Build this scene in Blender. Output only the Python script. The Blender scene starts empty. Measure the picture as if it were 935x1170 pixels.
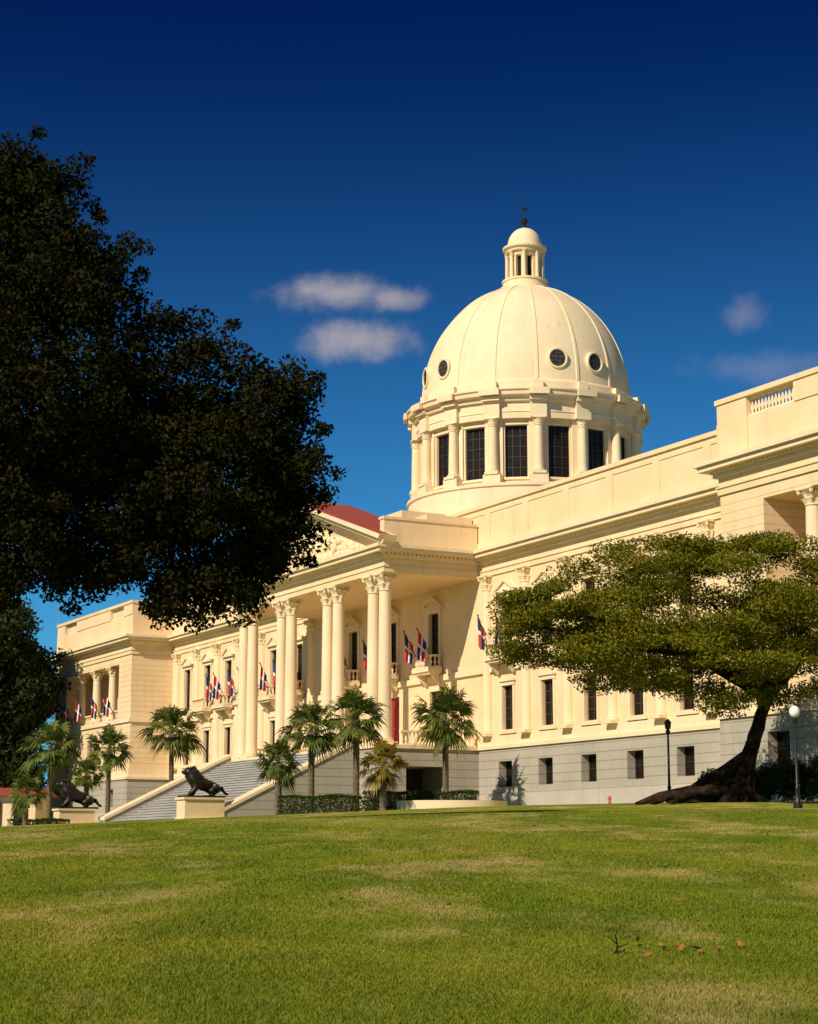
import bpy, math, random
import numpy as np
from mathutils import Vector, Matrix
random.seed(7); rng=np.random.default_rng(7)
scene=bpy.context.scene; col=scene.collection
R=math.radians
try:
    scene.view_settings.view_transform='Standard'; scene.view_settings.look='None'; scene.view_settings.exposure=0
except Exception: pass

# ------------------------------------------------------------------ materials
def newmat(name):
    m=bpy.data.materials.new(name); m.use_nodes=True
    nt=m.node_tree; nt.nodes.clear()
    out=nt.nodes.new('ShaderNodeOutputMaterial'); b=nt.nodes.new('ShaderNodeBsdfPrincipled')
    nt.links.new(b.outputs[0],out.inputs[0])
    return m,nt,b,out
def N(nt,t,**k):
    n=nt.nodes.new(t)
    for a,v in k.items(): setattr(n,a,v)
    return n
def L(nt,a,b): nt.links.new(a,b)
def math_n(nt,op,a,b=None,c=None,clamp=False):
    n=nt.nodes.new('ShaderNodeMath'); n.operation=op; n.use_clamp=clamp
    for i,v in enumerate((a,b,c)):
        if v is None: continue
        if isinstance(v,(int,float)): n.inputs[i].default_value=v
        else: L(nt,v,n.inputs[i])
    return n.outputs[0]
def mixc(nt,f,a,b,mode='MIX'):
    n=nt.nodes.new('ShaderNodeMix'); n.data_type='RGBA'; n.blend_type=mode
    if isinstance(f,(int,float)): n.inputs[0].default_value=f
    else: L(nt,f,n.inputs[0])
    for i,v in ((6,a),(7,b)):
        if isinstance(v,tuple): n.inputs[i].default_value=(*v,1) if len(v)==3 else v
        else: L(nt,v,n.inputs[i])
    return n.outputs[2]
def noise_n(nt,vec,scale,detail=4,rough=.55):
    n=nt.nodes.new('ShaderNodeTexNoise'); n.inputs['Scale'].default_value=scale
    n.inputs['Detail'].default_value=detail; n.inputs['Roughness'].default_value=rough
    if vec is not None: L(nt,vec,n.inputs['Vector'])
    return n.outputs[0]
def mapped(nt,vec,sc,rz=0):
    m=N(nt,'ShaderNodeMapping'); m.inputs['Scale'].default_value=sc; m.inputs['Rotation'].default_value=(0,0,rz); L(nt,vec,m.inputs[0]); return m.outputs[0]
def ramp(nt,f,p0,p1):
    n=nt.nodes.new('ShaderNodeMapRange'); n.interpolation_type='SMOOTHSTEP'
    L(nt,f,n.inputs[0]); n.inputs[1].default_value=p0; n.inputs[2].default_value=p1
    return n.outputs[0]
def bump(nt,b,h,strength,dist):
    n=nt.nodes.new('ShaderNodeBump'); n.inputs['Strength'].default_value=strength; n.inputs['Distance'].default_value=dist
    L(nt,h,n.inputs['Height']); L(nt,n.outputs[0],b.inputs['Normal'])

def stucco(name,c1,c2,groove=None,rough=.85,gstr=.38,joint=None):
    m,nt,b,_=newmat(name)
    g=nt.nodes.new('ShaderNodeNewGeometry').outputs['Position']
    tc=nt.nodes.new('ShaderNodeTexCoord').outputs['Object']
    n1=noise_n(nt,g,.35,6); n2=noise_n(nt,g,3.0,5)
    st=noise_n(nt,mapped(nt,g,(2.2,2.2,.18)),1.0,5,.65)
    c=mixc(nt,ramp(nt,n1,.3,.7),c1,c2)
    dark=tuple(v*.72 for v in c2)
    c=mixc(nt,math_n(nt,'MULTIPLY',ramp(nt,st,.50,.78),.5),c,dark)
    c=mixc(nt,math_n(nt,'MULTIPLY',ramp(nt,n2,.55,.8),.15),c,tuple(v*.8 for v in c1))
    h=math_n(nt,'MULTIPLY',n2,.15)
    if groove:
        sp=N(nt,'ShaderNodeSeparateXYZ'); L(nt,tc,sp.inputs[0])
        fr=math_n(nt,'FRACT',math_n(nt,'DIVIDE',sp.outputs[2],groove))
        ln=math_n(nt,'LESS_THAN',fr,.09)
        c=mixc(nt,math_n(nt,'MULTIPLY',ln,gstr),c,tuple(v*.4 for v in c2))
        h=math_n(nt,'SUBTRACT',h,ln)
        if joint:
            row=math_n(nt,'FLOOR',math_n(nt,'DIVIDE',sp.outputs[2],groove))
            xx=math_n(nt,'ADD',math_n(nt,'ADD',sp.outputs[0],sp.outputs[1]),math_n(nt,'MULTIPLY',row,joint*.5))
            j2=math_n(nt,'LESS_THAN',math_n(nt,'FRACT',math_n(nt,'DIVIDE',xx,joint)),.02)
            c=mixc(nt,math_n(nt,'MULTIPLY',j2,.2),c,tuple(v*.4 for v in c2))
    L(nt,c,b.inputs['Base Color']); b.inputs['Roughness'].default_value=rough
    bump(nt,b,h,.6,.05)
    return m
CREAM=stucco('cream_stucco',(.85,.655,.40),(.79,.585,.34))
CREAMG=stucco('cream_rusticated_stucco',(.85,.655,.40),(.79,.585,.34),groove=.55)
PALE=stucco('pale_cream_stucco',(.86,.70,.46),(.80,.63,.40))
GREY=stucco('grey_ashlar',(.46,.415,.345),(.39,.35,.29),groove=.62,gstr=.6,joint=2.4)
GREYP=stucco('pale_grey_plinth_stone',(.54,.49,.42),(.47,.42,.36))
STEP=stucco('grey_step_stone',(.42,.40,.37),(.32,.305,.28))
def simple(name,c,rough=.6,metal=0,var=.25,scale=8,spec=.5,bs=.2,bd=.02):
    m,nt,b,_=newmat(name)
    tc=nt.nodes.new('ShaderNodeTexCoord').outputs['Object']
    n=noise_n(nt,tc,scale,5)
    L(nt,mixc(nt,ramp(nt,n,.3,.7),tuple(v*(1-var) for v in c),tuple(min(1,v*(1+var)) for v in c)),b.inputs['Base Color'])
    b.inputs['Roughness'].default_value=rough; b.inputs['Metallic'].default_value=metal; b.inputs['Specular IOR Level'].default_value=spec
    bump(nt,b,n,bs,bd)
    return m
GLASS=simple('dark_window_glass',(.012,.009,.007),.35,0,.3,1.5,.18)
GLASSG=simple('grey_lattice_glass',(.07,.075,.065),.35,0,.4,2.5,.3)
FRAMEM=simple('dark_wood_frame',(.07,.045,.028),.5)
FRAMED=simple('dark_brown_drum_frame',(.035,.023,.016),.5)
REDDOOR=simple('red_door_paint',(.34,.025,.02),.5)
BRONZE=simple('dark_bronze',(.022,.016,.012),.42,.4)
BLACKM=simple('black_iron',(.02,.02,.02),.4,.3)
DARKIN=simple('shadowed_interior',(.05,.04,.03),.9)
WHITEG=simple('white_globe_glass',(.92,.91,.88),.2,0,.02)
BARK=simple('rough_bark',(.026,.017,.011),.95,0,.7,2.2,.1,1,.25)
PALMB=simple('palm_bark',(.15,.11,.075),.95,0,.35,6)
FR=simple('flag_red',(.62,.02,.03),.8,0,.08); FB=simple('flag_blue',(.015,.03,.17),.8,0,.08); FW=simple('flag_white',(.75,.74,.72),.8,0,.03)
ORANGE=simple('orange_paint',(.5,.11,.03),.5)
def tiles():
    m,nt,b,_=newmat('red_clay_roof_tiles')
    tc=nt.nodes.new('ShaderNodeTexCoord').outputs['Object']
    w=N(nt,'ShaderNodeTexWave',wave_type='BANDS',bands_direction='Y'); w.inputs['Scale'].default_value=1.2; L(nt,tc,w.inputs[0])
    n=noise_n(nt,tc,2.5)
    c=mixc(nt,n,(.46,.075,.045),(.30,.05,.035)); c=mixc(nt,math_n(nt,'MULTIPLY',w.outputs[1],.35),c,(.12,.02,.015))
    L(nt,c,b.inputs['Base Color']); b.inputs['Roughness'].default_value=.8; bump(nt,b,w.outputs[1],.6,.08)
    return m
TILE=tiles()
def leafmat(name,ca,cb,cc=None,trans=.25,rough=.7,spec=.15):
    m,nt,b,out=newmat(name)
    ge=nt.nodes.new('ShaderNodeNewGeometry')
    n=noise_n(nt,ge.outputs['Position'],.45,3)
    c=mixc(nt,ge.outputs['Random Per Island'],ca,cb)
    if cc: c=mixc(nt,math_n(nt,'MULTIPLY',ramp(nt,n,.42,.68),.8),c,cc)
    L(nt,c,b.inputs['Base Color']); b.inputs['Roughness'].default_value=rough
    b.inputs['Specular IOR Level'].default_value=spec
    t=N(nt,'ShaderNodeBsdfTranslucent'); L(nt,c,t.inputs[0])
    mx=N(nt,'ShaderNodeMixShader'); mx.inputs[0].default_value=trans
    L(nt,b.outputs[0],mx.inputs[1]); L(nt,t.outputs[0],mx.inputs[2]); L(nt,mx.outputs[0],out.inputs[0])
    return m
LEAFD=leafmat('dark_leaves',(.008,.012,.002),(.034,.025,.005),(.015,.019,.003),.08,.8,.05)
LEAFR=leafmat('olive_leaves',(.095,.115,.008),(.20,.18,.013),(.19,.165,.010),.2,.8,.08)
LEAFB=leafmat('background_leaves',(.015,.026,.004),(.035,.045,.008),None,.1)
LEAFH=leafmat('hedge_leaves',(.025,.045,.008),(.06,.085,.014),None,.1)
LEAFP=leafmat('palm_leaves',(.05,.085,.014),(.18,.20,.035),None,.2,.5,.2)
LEAFPY=leafmat('palm_leaves_yellowing',(.10,.12,.015),(.32,.20,.03),None,.2,.5,.2)

def grass_color(nt):
    g=nt.nodes.new('ShaderNodeNewGeometry').outputs['Position']
    gp=mapped(nt,g,(1,.42,1),.5)
    n1=noise_n(nt,gp,.33,6,.62); n2=noise_n(nt,mapped(nt,g,(1,.6,1)),1.1,5,.6); n3=noise_n(nt,g,7,4,.6); n4=noise_n(nt,mapped(nt,g,(1,.5,1),-.4),.16,3)
    c=mixc(nt,ramp(nt,n2,.3,.7),(.16,.225,.010),(.265,.305,.015))
    c=mixc(nt,math_n(nt,'MULTIPLY',ramp(nt,n3,.4,.75),.5),c,(.085,.145,.006))
    c=mixc(nt,math_n(nt,'MULTIPLY',ramp(nt,n4,.38,.62),.6),c,(.35,.32,.03))
    nd=noise_n(nt,mapped(nt,g,(1,.5,1)),.55,4)
    c=mixc(nt,math_n(nt,'MULTIPLY',ramp(nt,nd,.42,.62),.5),c,(.10,.165,.007))
    dry=math_n(nt,'MULTIPLY',ramp(nt,n1,.48,.63),ramp(nt,n2,.34,.56))
    c=mixc(nt,math_n(nt,'MULTIPLY',dry,.8),c,(.55,.42,.16))
    return c,n3,g
def groundmat():
    m,nt,b,_=newmat('lawn_ground')
    c,n3,g=grass_color(nt)
    f=noise_n(nt,g,45,3,.7)
    c=mixc(nt,math_n(nt,'MULTIPLY',ramp(nt,f,.45,.7),.4),c,(.05,.075,.006))
    L(nt,c,b.inputs['Base Color']); b.inputs['Roughness'].default_value=.95; b.inputs['Specular IOR Level'].default_value=.1
    h=math_n(nt,'ADD',math_n(nt,'MULTIPLY',f,.5),n3)
    bump(nt,b,h,.8,.07)
    return m
def blademat():
    m,nt,b,out=newmat('grass_blades')
    c,_,g=grass_color(nt)
    ge=nt.nodes.new('ShaderNodeNewGeometry')
    rnd=ge.outputs['Random Per Island']
    c=mixc(nt,math_n(nt,'MULTIPLY',ramp(nt,rnd,.5,1),.5),c,(.38,.35,.07))
    c=mixc(nt,math_n(nt,'MULTIPLY',math_n(nt,'SUBTRACT',1,ramp(nt,rnd,0,.35)),.5),c,(.05,.09,.004))
    L(nt,c,b.inputs['Base Color']); b.inputs['Roughness'].default_value=.7; b.inputs['Specular IOR Level'].default_value=.12
    t=N(nt,'ShaderNodeBsdfTranslucent'); L(nt,c,t.inputs[0])
    mx=N(nt,'ShaderNodeMixShader'); mx.inputs[0].default_value=.3
    L(nt,b.outputs[0],mx.inputs[1]); L(nt,t.outputs[0],mx.inputs[2]); L(nt,mx.outputs[0],out.inputs[0])
    return m

# ------------------------------------------------------------------ mesh builder
class MB:
    def __init__(s): s.v=[]; s.f=[]; s.m=[]
    def box(s,x0,x1,y0,y1,z0,z1,m=0):
        o=len(s.v)
        s.v+=[(x0,y0,z0),(x1,y0,z0),(x1,y1,z0),(x0,y1,z0),(x0,y0,z1),(x1,y0,z1),(x1,y1,z1),(x0,y1,z1)]
        for f in ((3,2,1,0),(4,5,6,7),(0,1,5,4),(1,2,6,5),(2,3,7,6),(3,0,4,7)):
            s.f.append([o+i for i in f]); s.m.append(m)
    def prism(s,poly,z0,z1,m=0):
        o=len(s.v); n=len(poly)
        s.v+=[(x,y,z0) for x,y in poly]+[(x,y,z1) for x,y in poly]
        s.f.append([o+i for i in range(n)][::-1]); s.f.append([o+n+i for i in range(n)]); s.m+=[m,m]
        for i in range(n):
            j=(i+1)%n; s.f.append([o+i,o+j,o+n+j,o+n+i]); s.m.append(m)
    def prism_xz(s,poly,y0,y1,m=0):
        o=len(s.v); n=len(poly)
        s.v+=[(x,y0,z) for x,z in poly]+[(x,y1,z) for x,z in poly]
        s.f.append([o+i for i in range(n)]); s.f.append([o+n+i for i in range(n)][::-1]); s.m+=[m,m]
        for i in range(n):
            j=(i+1)%n; s.f.append([o+j,o+i,o+n+i,o+n+j]); s.m.append(m)
    def prism_yz(s,poly,x0,x1,m=0):
        o=len(s.v); n=len(poly)
        s.v+=[(x0,y,z) for y,z in poly]+[(x1,y,z) for y,z in poly]
        s.f.append([o+i for i in range(n)][::-1]); s.f.append([o+n+i for i in range(n)]); s.m+=[m,m]
        for i in range(n):
            j=(i+1)%n; s.f.append([o+i,o+j,o+n+j,o+n+i]); s.m.append(m)
    def lathe(s,prof,n=24,cx=0,cy=0,m=0,mod=None,cap=True):
        o=len(s.v)
        for k,(r,z) in enumerate(prof):
            for i in range(n):
                a=2*math.pi*i/n; rr=r*(mod(k,a) if mod else 1)
                s.v.append((cx+rr*math.cos(a),cy+rr*math.sin(a),z))
        for k in range(len(prof)-1):
            for i in range(n):
                j=(i+1)%n
                s.f.append([o+k*n+i,o+k*n+j,o+(k+1)*n+j,o+(k+1)*n+i]); s.m.append(m)
        if cap:
            s.f.append([o+i for i in range(n)][::-1]); s.f.append([o+(len(prof)-1)*n+i for i in range(n)]); s.m+=[m,m]
    def arc(s,a0,a1,r0,r1,z0,z1,n=3,m=0):
        o=len(s.v)
        for i in range(n+1):
            a=a0+(a1-a0)*i/n; c,d=math.cos(a),math.sin(a)
            s.v+=[(r0*c,r0*d,z0),(r1*c,r1*d,z0),(r1*c,r1*d,z1),(r0*c,r0*d,z1)]
        for i in range(n):
            p=o+4*i; q=p+4
            for k in range(4):
                l=(k+1)%4; s.f.append([p+k,q+k,q+l,p+l]); s.m.append(m)
        s.f.append([o,o+1,o+2,o+3]); p=o+4*n; s.f.append([p+3,p+2,p+1,p]); s.m+=[m,m]
    def tube(s,pts,rad,n=8,m=0):
        o=len(s.v); pts=[Vector(p) for p in pts]
        for k,p in enumerate(pts):
            d=(pts[min(k+1,len(pts)-1)]-pts[max(k-1,0)]).normalized()
            up=Vector((0,0,1)) if abs(d.z)<.9 else Vector((1,0,0))
            a=d.cross(up).normalized(); b=d.cross(a)
            for i in range(n):
                t=2*math.pi*i/n; s.v.append(tuple(p+rad[k]*(math.cos(t)*a+math.sin(t)*b)))
        for k in range(len(pts)-1):
            for i in range(n):
                j=(i+1)%n; s.f.append([o+k*n+i,o+k*n+j,o+(k+1)*n+j,o+(k+1)*n+i]); s.m.append(m)
        s.f.append([o+i for i in range(n)][::-1]); s.f.append([o+(len(pts)-1)*n+i for i in range(n)]); s.m+=[m,m]
    def ell(s,c,r,nu=10,nv=7,m=0):
        o=len(s.v)
        for k in range(nv+1):
            ph=math.pi*k/nv
            for i in range(nu):
                a=2*math.pi*i/nu
                s.v.append((c[0]+r[0]*math.sin(ph)*math.cos(a),c[1]+r[1]*math.sin(ph)*math.sin(a),c[2]+r[2]*math.cos(ph)))
        for k in range(nv):
            for i in range(nu):
                j=(i+1)%nu; s.f.append([o+k*nu+i,o+(k+1)*nu+i,o+(k+1)*nu+j,o+k*nu+j]); s.m.append(m)
    def mesh(s,name,mats,smooth=True,ang=35):
        me=bpy.data.meshes.new(name); me.from_pydata(s.v,[],s.f)
        for q in mats: me.materials.append(q)
        me.polygons.foreach_set('material_index',s.m)
        if smooth:
            me.polygons.foreach_set('use_smooth',[True]*len(s.f))
            me.set_sharp_from_angle(angle=R(ang))
        me.update(); return me
def obj(name,me,parent=None,loc=(0,0,0),rz=0,scale=None):
    o=bpy.data.objects.new(name,me); col.objects.link(o)
    if parent: o.parent=parent
    o.location=loc; o.rotation_euler=(0,0,rz)
    if scale: o.scale=scale if hasattr(scale,'__len__') else (scale,)*3
    return o
def tag(o,label,cat,group=None,kind=None):
    o['label']=label; o['category']=cat
    if group: o['group']=group
    if kind: o['kind']=kind
def np_mesh(name,V,k,mats):
    me=bpy.data.meshes.new(name); nf=len(V)//k
    me.vertices.add(len(V)); me.vertices.foreach_set('co',V.astype(np.float32).ravel())
    me.loops.add(len(V)); me.loops.foreach_set('vertex_index',np.arange(len(V),dtype=np.int32))
    me.polygons.add(nf); me.polygons.foreach_set('loop_start',np.arange(0,len(V),k,dtype=np.int32))
    for q in mats: me.materials.append(q)
    me.update(calc_edges=True); me.validate(); return me
def leaves(name,cl,size,mats,aspect=.5,bias=.45,up=0.0):
    P=[]
    for x,y,z,rx,ry,rz,n in cl:
        n=int(n); d=rng.normal(size=(n,3)); d/=np.linalg.norm(d,axis=1)[:,None]
        rr=rng.random(n)**bias
        P.append(np.array([x,y,z])+d*rr[:,None]*np.array([rx,ry,rz]))
    P=np.concatenate(P); n=len(P)
    nr=rng.normal(size=(n,3)); nr/=np.linalg.norm(nr,axis=1)[:,None]; nr[:,2]+=up; nr/=np.linalg.norm(nr,axis=1)[:,None]
    w=rng.normal(size=(n,3)); u=np.cross(nr,w); u/=np.linalg.norm(u,axis=1)[:,None]; v=np.cross(nr,u)
    s=size*(.6+.8*rng.random(n))[:,None]
    V=np.stack([P-u*s*.5,P+v*s*aspect*.5,P+u*s*.5,P-v*s*aspect*.5],1).reshape(-1,3)
    return np_mesh(name,V,4,mats)

# ------------------------------------------------------------------ terrain
def gz(X,Y):
    X=np.asarray(X,float); Y=np.asarray(Y,float)
    zc=np.interp(X,[-30,-13.3,-6.8,2.4,13.3,30],[.5,.84,1.10,1.38,1.50,1.56])
    zp=np.interp(X,[-60,-28,-14,5,15,25,80],[.7,1.35,2.0,2.8,3.0,3.1,3.3])
    q=np.clip(Y/62,-.2,None)
    up=-1.6+(zc+1.6)*np.where(q<.86,q*1.0,np.where(q<1.14,1-(1.14-q)**2/.56,1.0))
    t=np.clip((Y-62)/58,0,1); s=t*t*(3-2*t)
    z=up+(zp-zc)*s
    z=np.where(Y<0,-1.6,z)
    z=z+.15*np.exp(-(((X-15.2)/4)**2+((Y-92)/6)**2))
    am=np.clip(Y/15,0,1)*np.clip((70-Y)/40,0,1)
    z=z+am*(.06*np.sin(X*.31+Y*.07)+.05*np.sin(Y*.21-X*.12+1)+.025*np.sin(X*.9+Y*.6))
    return z
def G(x,y): return float(gz(x,y))
xs=np.unique(np.concatenate([np.linspace(-60,60,161),np.sign(np.linspace(-1,1,61))*60+np.linspace(-1,1,61)**3*3500]))
ys=np.unique(np.concatenate([np.linspace(-20,170,240),np.linspace(170,400,30),np.linspace(400,4500,20),np.linspace(-600,-20,12)]))
XX,YY=np.meshgrid(xs,ys); ZZ=gz(XX,YY)
V=np.stack([XX,YY,ZZ],-1).reshape(-1,3); nx=len(xs); ny=len(ys)
F=[(j*nx+i,j*nx+i+1,(j+1)*nx+i+1,(j+1)*nx+i) for j in range(ny-1) for i in range(nx-1)]
me=bpy.data.meshes.new('ground'); me.from_pydata(V.tolist(),[],F); me.materials.append(groundmat())
me.polygons.foreach_set('use_smooth',[True]*len(F)); me.update()
ground=obj('ground',me); tag(ground,'sunlit mown green lawn rising gently to the palace','lawn',kind='structure')

n=600000
u=rng.uniform(1/72,1/11,n); Yb=1/u; Xb=rng.uniform(-1,1,n)*(.25*Yb+1.2); Zb=gz(Xb,Yb)
patch=.6+.4*np.sin(Xb*1.7+np.sin(Yb*.9)*2)*np.sin(Yb*1.1+Xb*.6)
h=(.011+.025*rng.random(n)**1.5)*(.6+.7*patch); wd=.0021+.00027*Yb
a=rng.uniform(0,2*np.pi,n); lean=rng.normal(0,.6,(n,2))*h[:,None]
dx=np.cos(a)*wd; dy=np.sin(a)*wd
P0=np.stack([Xb-dx,Yb-dy,Zb-.004],1); P1=np.stack([Xb+dx,Yb+dy,Zb-.004],1); P2=np.stack([Xb+lean[:,0],Yb+lean[:,1],Zb+h],1)
gr=obj('grass',np_mesh('grass',np.stack([P0,P1,P2],1).reshape(-1,3),3,[blademat()]))
tag(gr,'short mown grass blades covering the sunlit lawn','grass',kind='stuff')

# ------------------------------------------------------------------ palace
BZ=2.4; ANG=-R(61.9)
palace=bpy.data.objects.new('palace',None); col.objects.link(palace)
palace.location=(5.46,145,BZ); palace.rotation_euler=(0,0,ANG)
tag(palace,'cream neoclassical palace with columned portico and ribbed dome','building')
PM=Matrix.Translation((5.46,145,0))@Matrix.Rotation(ANG,4,'Z')
def W(x,y,z=0): return PM@Vector((x,y,z))
def part(name,mb,mats,loc=(0,0,0),**k):
    return obj(name,mb.mesh(name,mats,**k),palace,(loc[0],loc[1],loc[2]-BZ))
def off(poly,d):
    n=len(poly); out=[]
    for i in range(n):
        p0=poly[i-1]; p=poly[i]; p1=poly[(i+1)%n]
        def nn(a,b):
            dx,dy=b[0]-a[0],b[1]-a[1]; l=math.hypot(dx,dy); return dy/l,-dx/l
        a=nn(p0,p); b=nn(p,p1); out.append((p[0]+d*(a[0]+b[0]),p[1]+d*(a[1]+b[1])))
    return out
C=-14.5; WR=36.7; WL=-65.7; PR=62.7; PL=-91.7; PD=-4.7
def foot(pd=None):
    p=[(PL,PD),(WL,PD),(WL,0)]
    if pd is not None: p+=[(-29,0),(-29,pd),(0,pd),(0,0)]
    return p+[(WR,0),(WR,PD),(PR,PD),(PR,45),(PL,45)]
def wall_open(mb,x0,x1,y0,y1,z0,z1,ops,m=0):
    xs=sorted(set([x0,x1]+[o[0] for o in ops]+[o[1] for o in ops]))
    for a,b in zip(xs[:-1],xs[1:]):
        mid=(a+b)/2; cut=sorted([(o[2],o[3]) for o in ops if o[0]<mid<o[1]])
        z=z0
        for c0,c1 in cut:
            if c0>z: mb.box(a,b,y0,y1,z,c0,m)
            z=c1
        if z<z1: mb.box(a,b,y0,y1,z,z1,m)
baysR=[4.2+5.6*k for k in range(6)]; baysL=[-33.2-5.6*k for k in range(6)]
BASEW=(4.85,6.75); LOW=(9.1,12.4); UP=(14.9,19.1)
mb=MB(); mb.box(PL+.2,PR-.2,.7,44.8,0,21); part('rear_wall',mb,[CREAM])
mb=MB()
for (a,b,bs) in ((.3,WR-.3,baysR),(WL+.3,-29.3,baysL)):
    wall_open(mb,a,b,-.3,.6,0,7.7,[(x-.95,x+.95,*BASEW) for x in bs])
for (a,b) in ((PL,WL),(WR,PR)):
    pw=[(a+o-.95,a+o+.95,*BASEW) for o in (5,13,21)]
    wall_open(mb,a-.3,b+.3,PD-.3,PD+.6,0,7.7,pw); mb.box(a-.3,b+.3,PD+.6,.69,0,7.7)
mb.box(-29.3,.3,-9.2,-6.6,0,7.7); mb.box(-29.3,.3,-3.1,.65,0,7.7); mb.box(-29.3,.3,-6.6,-3.1,6.4,7.7)
part('base_wall',mb,[GREY])
for (a,b,ya,yb) in ((.42,WR-.45,-.42,-.302),(WR-.42,PR+.4,PD-.42,PD-.302),(WL+.42,-29.5,-.42,-.302),(PL-.4,WL+.42,PD-.42,PD-.302),(.302,.42,-3.1,-.3),(WL+.302,WL+.42,PD-.3,-.3)):
    mb=MB(); mb.box(a,b,ya,yb,0,4.35); part('plinth_course',mb,[GREYP])
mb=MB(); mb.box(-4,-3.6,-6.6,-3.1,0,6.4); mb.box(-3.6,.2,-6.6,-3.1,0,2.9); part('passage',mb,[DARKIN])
mb=MB(); mb.prism(off(foot(-8.9),.45),7.7,7.97); part('ledge',mb,[PALE])
mb=MB()
for (a,b,bs) in ((0,WR,baysR),(WL,-29,baysL)):
    ops=[(x-.75,x+.75,*LOW) for x in bs]+[(x-.8,x+.8,*UP) for x in bs]
    wall_open(mb,a,b,0,.6,7.97,21,ops)
pb=(C-7.3,C,C+7.3)
ops=[(x-.85,x+.85,*UP) for x in pb]+[(x-(1.2 if x==C else .85),x+(1.2 if x==C else .85),8.0,12.8) for x in pb]
wall_open(mb,-29,0,0,.6,7.97,21,ops)
part('main_wall',mb,[CREAM])
for (a,b) in ((PL,WL),(WR,PR)):
    mb=MB()
    wall_open(mb,a,b,PD,PD+.6,7.97,14,[(a+o-.75,a+o+.75,*LOW) for o in (5,13,21)])
    mb.box(a,b,PD+.6,.65,7.97,14)
    mb.box(a,a+4,PD,.65,14,21); mb.box(b-4,b,PD,.65,14,21)
    mb.box(a+4,b-4,-1.4,.65,14,21); mb.box(a+4,b-4,PD,-1.4,20.2,21)
    part('pavilion_wall',mb,[CREAMG])
mb=MB()
for (a,b) in ((0.0,WR),(WL,-29.0),(-29.0,-.02)):
    mb.box(a,b,-.22,0,13.55,14.0)
    mb.box(a,b,-.12,0,7.97,8.7)
for (a,b) in ((PL,WL),(WR,PR)):
    mb.box(a-.2,b+.2,PD-.2,PD,13.75,14.2); mb.box(a-.2,a,PD,-.23,13.75,14.2); mb.box(b,b+.2,PD,-.23,13.75,14.2)
    mb.box(a-.12,b+.12,PD-.12,PD,7.97,8.8); mb.box(b,b+.12,PD,-.23,7.97,8.8)
part('string_course',mb,[PALE])
Fp=foot(-8.3)
mb=MB()
mb.prism(off(Fp,.12),21,21.4); mb.prism(off(Fp,.2),21.4,21.5); mb.prism(off(Fp,.06),21.5,22.05)
part('entablature',mb,[CREAM])
mb=MB()
mb.prism(off(Fp,.3),22.05,22.3); mb.prism(off(Fp,.95),22.45,22.75); mb.prism(off(Fp,.42),22.3,22.45); mb.prism(off(Fp,1.15),22.75,23.0)
def dent(a,b,y):
    x=a+.2
    while x<b-.2:
        mb.box(x,x+.16,y-.60,y-.42,22.3,22.45); x+=.36
dent(0,WR,0); dent(WL,-29,0); dent(PL,WL,PD); dent(WR,PR,PD); dent(-29,0,-8.3)
y=-8.3
while y<-.5:
    mb.box(.42,.60,y,y+.16,22.3,22.45); y+=.36
y=PD
while y<-.5:
    mb.box(WL+.42,WL+.60,y,y+.16,22.3,22.45); y+=.36
part('cornice',mb,[PALE])
mb=MB(); mb.prism(off(foot(),-.15),23.0,24.1); part('flat_roof',mb,[STEP])
mb=MB()
for (a,b) in ((0,WR),(WL,-29),(-29,0)):
    mb.box(a,b,0,.6,23.0,26.45); mb.box(a,b,-.16,.7,26.45,26.75)
    mb.box(a,b,-.10,0,23.0,23.75); mb.box(a,b,-.06,0,25.95,26.2)
for k in range(7):
    for x in (1.4+5.6*k, -30.4-5.6*k):
        if x+.4<WR and x-.4>WL: mb.box(x-.4,x+.4,-.07,0,23.75,25.95)
PBZ=25.3
for (a,b,d) in ((PL,WL,1),(WR,PR,1)):
    mb.box(a,b,PD,PD+.6,23.0,PBZ)
    for (p,q) in ((0,2.8),(7.1,18.9),(23.2,26)):
        mb.box(a+p,a+q,PD-.08,PD+.7,PBZ,26.5)
    mb.box(a-.1,b+.1,PD-.18,PD+.75,26.5,26.8)
    mb.box(a-.06,a+2.86,PD-.1,PD,23,PBZ)
    mb.box(b-.6,b,PD+.6,0,23.0,26.5); mb.box(a,a+.6,PD+.6,0,23,26.5)
    mb.box(b-.7,b+.1,PD+.75,0,26.5,26.8); mb.box(a-.1,a+.7,PD+.75,0,26.5,26.8)
part('parapet',mb,[CREAM])
def balus(mb,x0,x1,y,z0,z1,sp=.32,axis='x',r=.11,m=0,rail=True):
    n=max(1,int((x1-x0)/sp)); h=z1-z0
    for i in range(n):
        c=x0+(i+.5)*(x1-x0)/n
        px,py=(c,y) if axis=='x' else (y,c)
        a=z0+.12*h; b=z1-.14*h; q=b-a
        mb.lathe([(r*.8,a),(r*.45,a+.15*q),(r,a+.4*q),(r*.4,a+.75*q),(r*.75,b)],6,px,py,m,cap=False)
    if rail:
        w=.16
        if axis=='x': mb.box(x0,x1,y-w,y+w,z0,z0+.12*h,m); mb.box(x0,x1,y-w,y+w,z1-.14*h,z1,m)
        else: mb.box(y-w,y+w,x0,x1,z0,z0+.12*h,m); mb.box(y-w,y+w,x0,x1,z1-.14*h,z1,m)
for a in (PL,WR):
    for p,q in ((2.8,7.1),(18.9,23.2)):
        mb=MB(); balus(mb,a+p,a+q,PD+.3,PBZ,26.5,.30,r=.125); part('parapet_balustrade',mb,[PALE])
    pts=[4,7.6,13,18.4,22]
    mb=MB()
    for p,q in zip(pts[:-1],pts[1:]): balus(mb,a+p+.3,a+q-.3,PD+.35,14.2,15.3,.38)
    part('loggia_balustrade',mb,[PALE])
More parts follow.
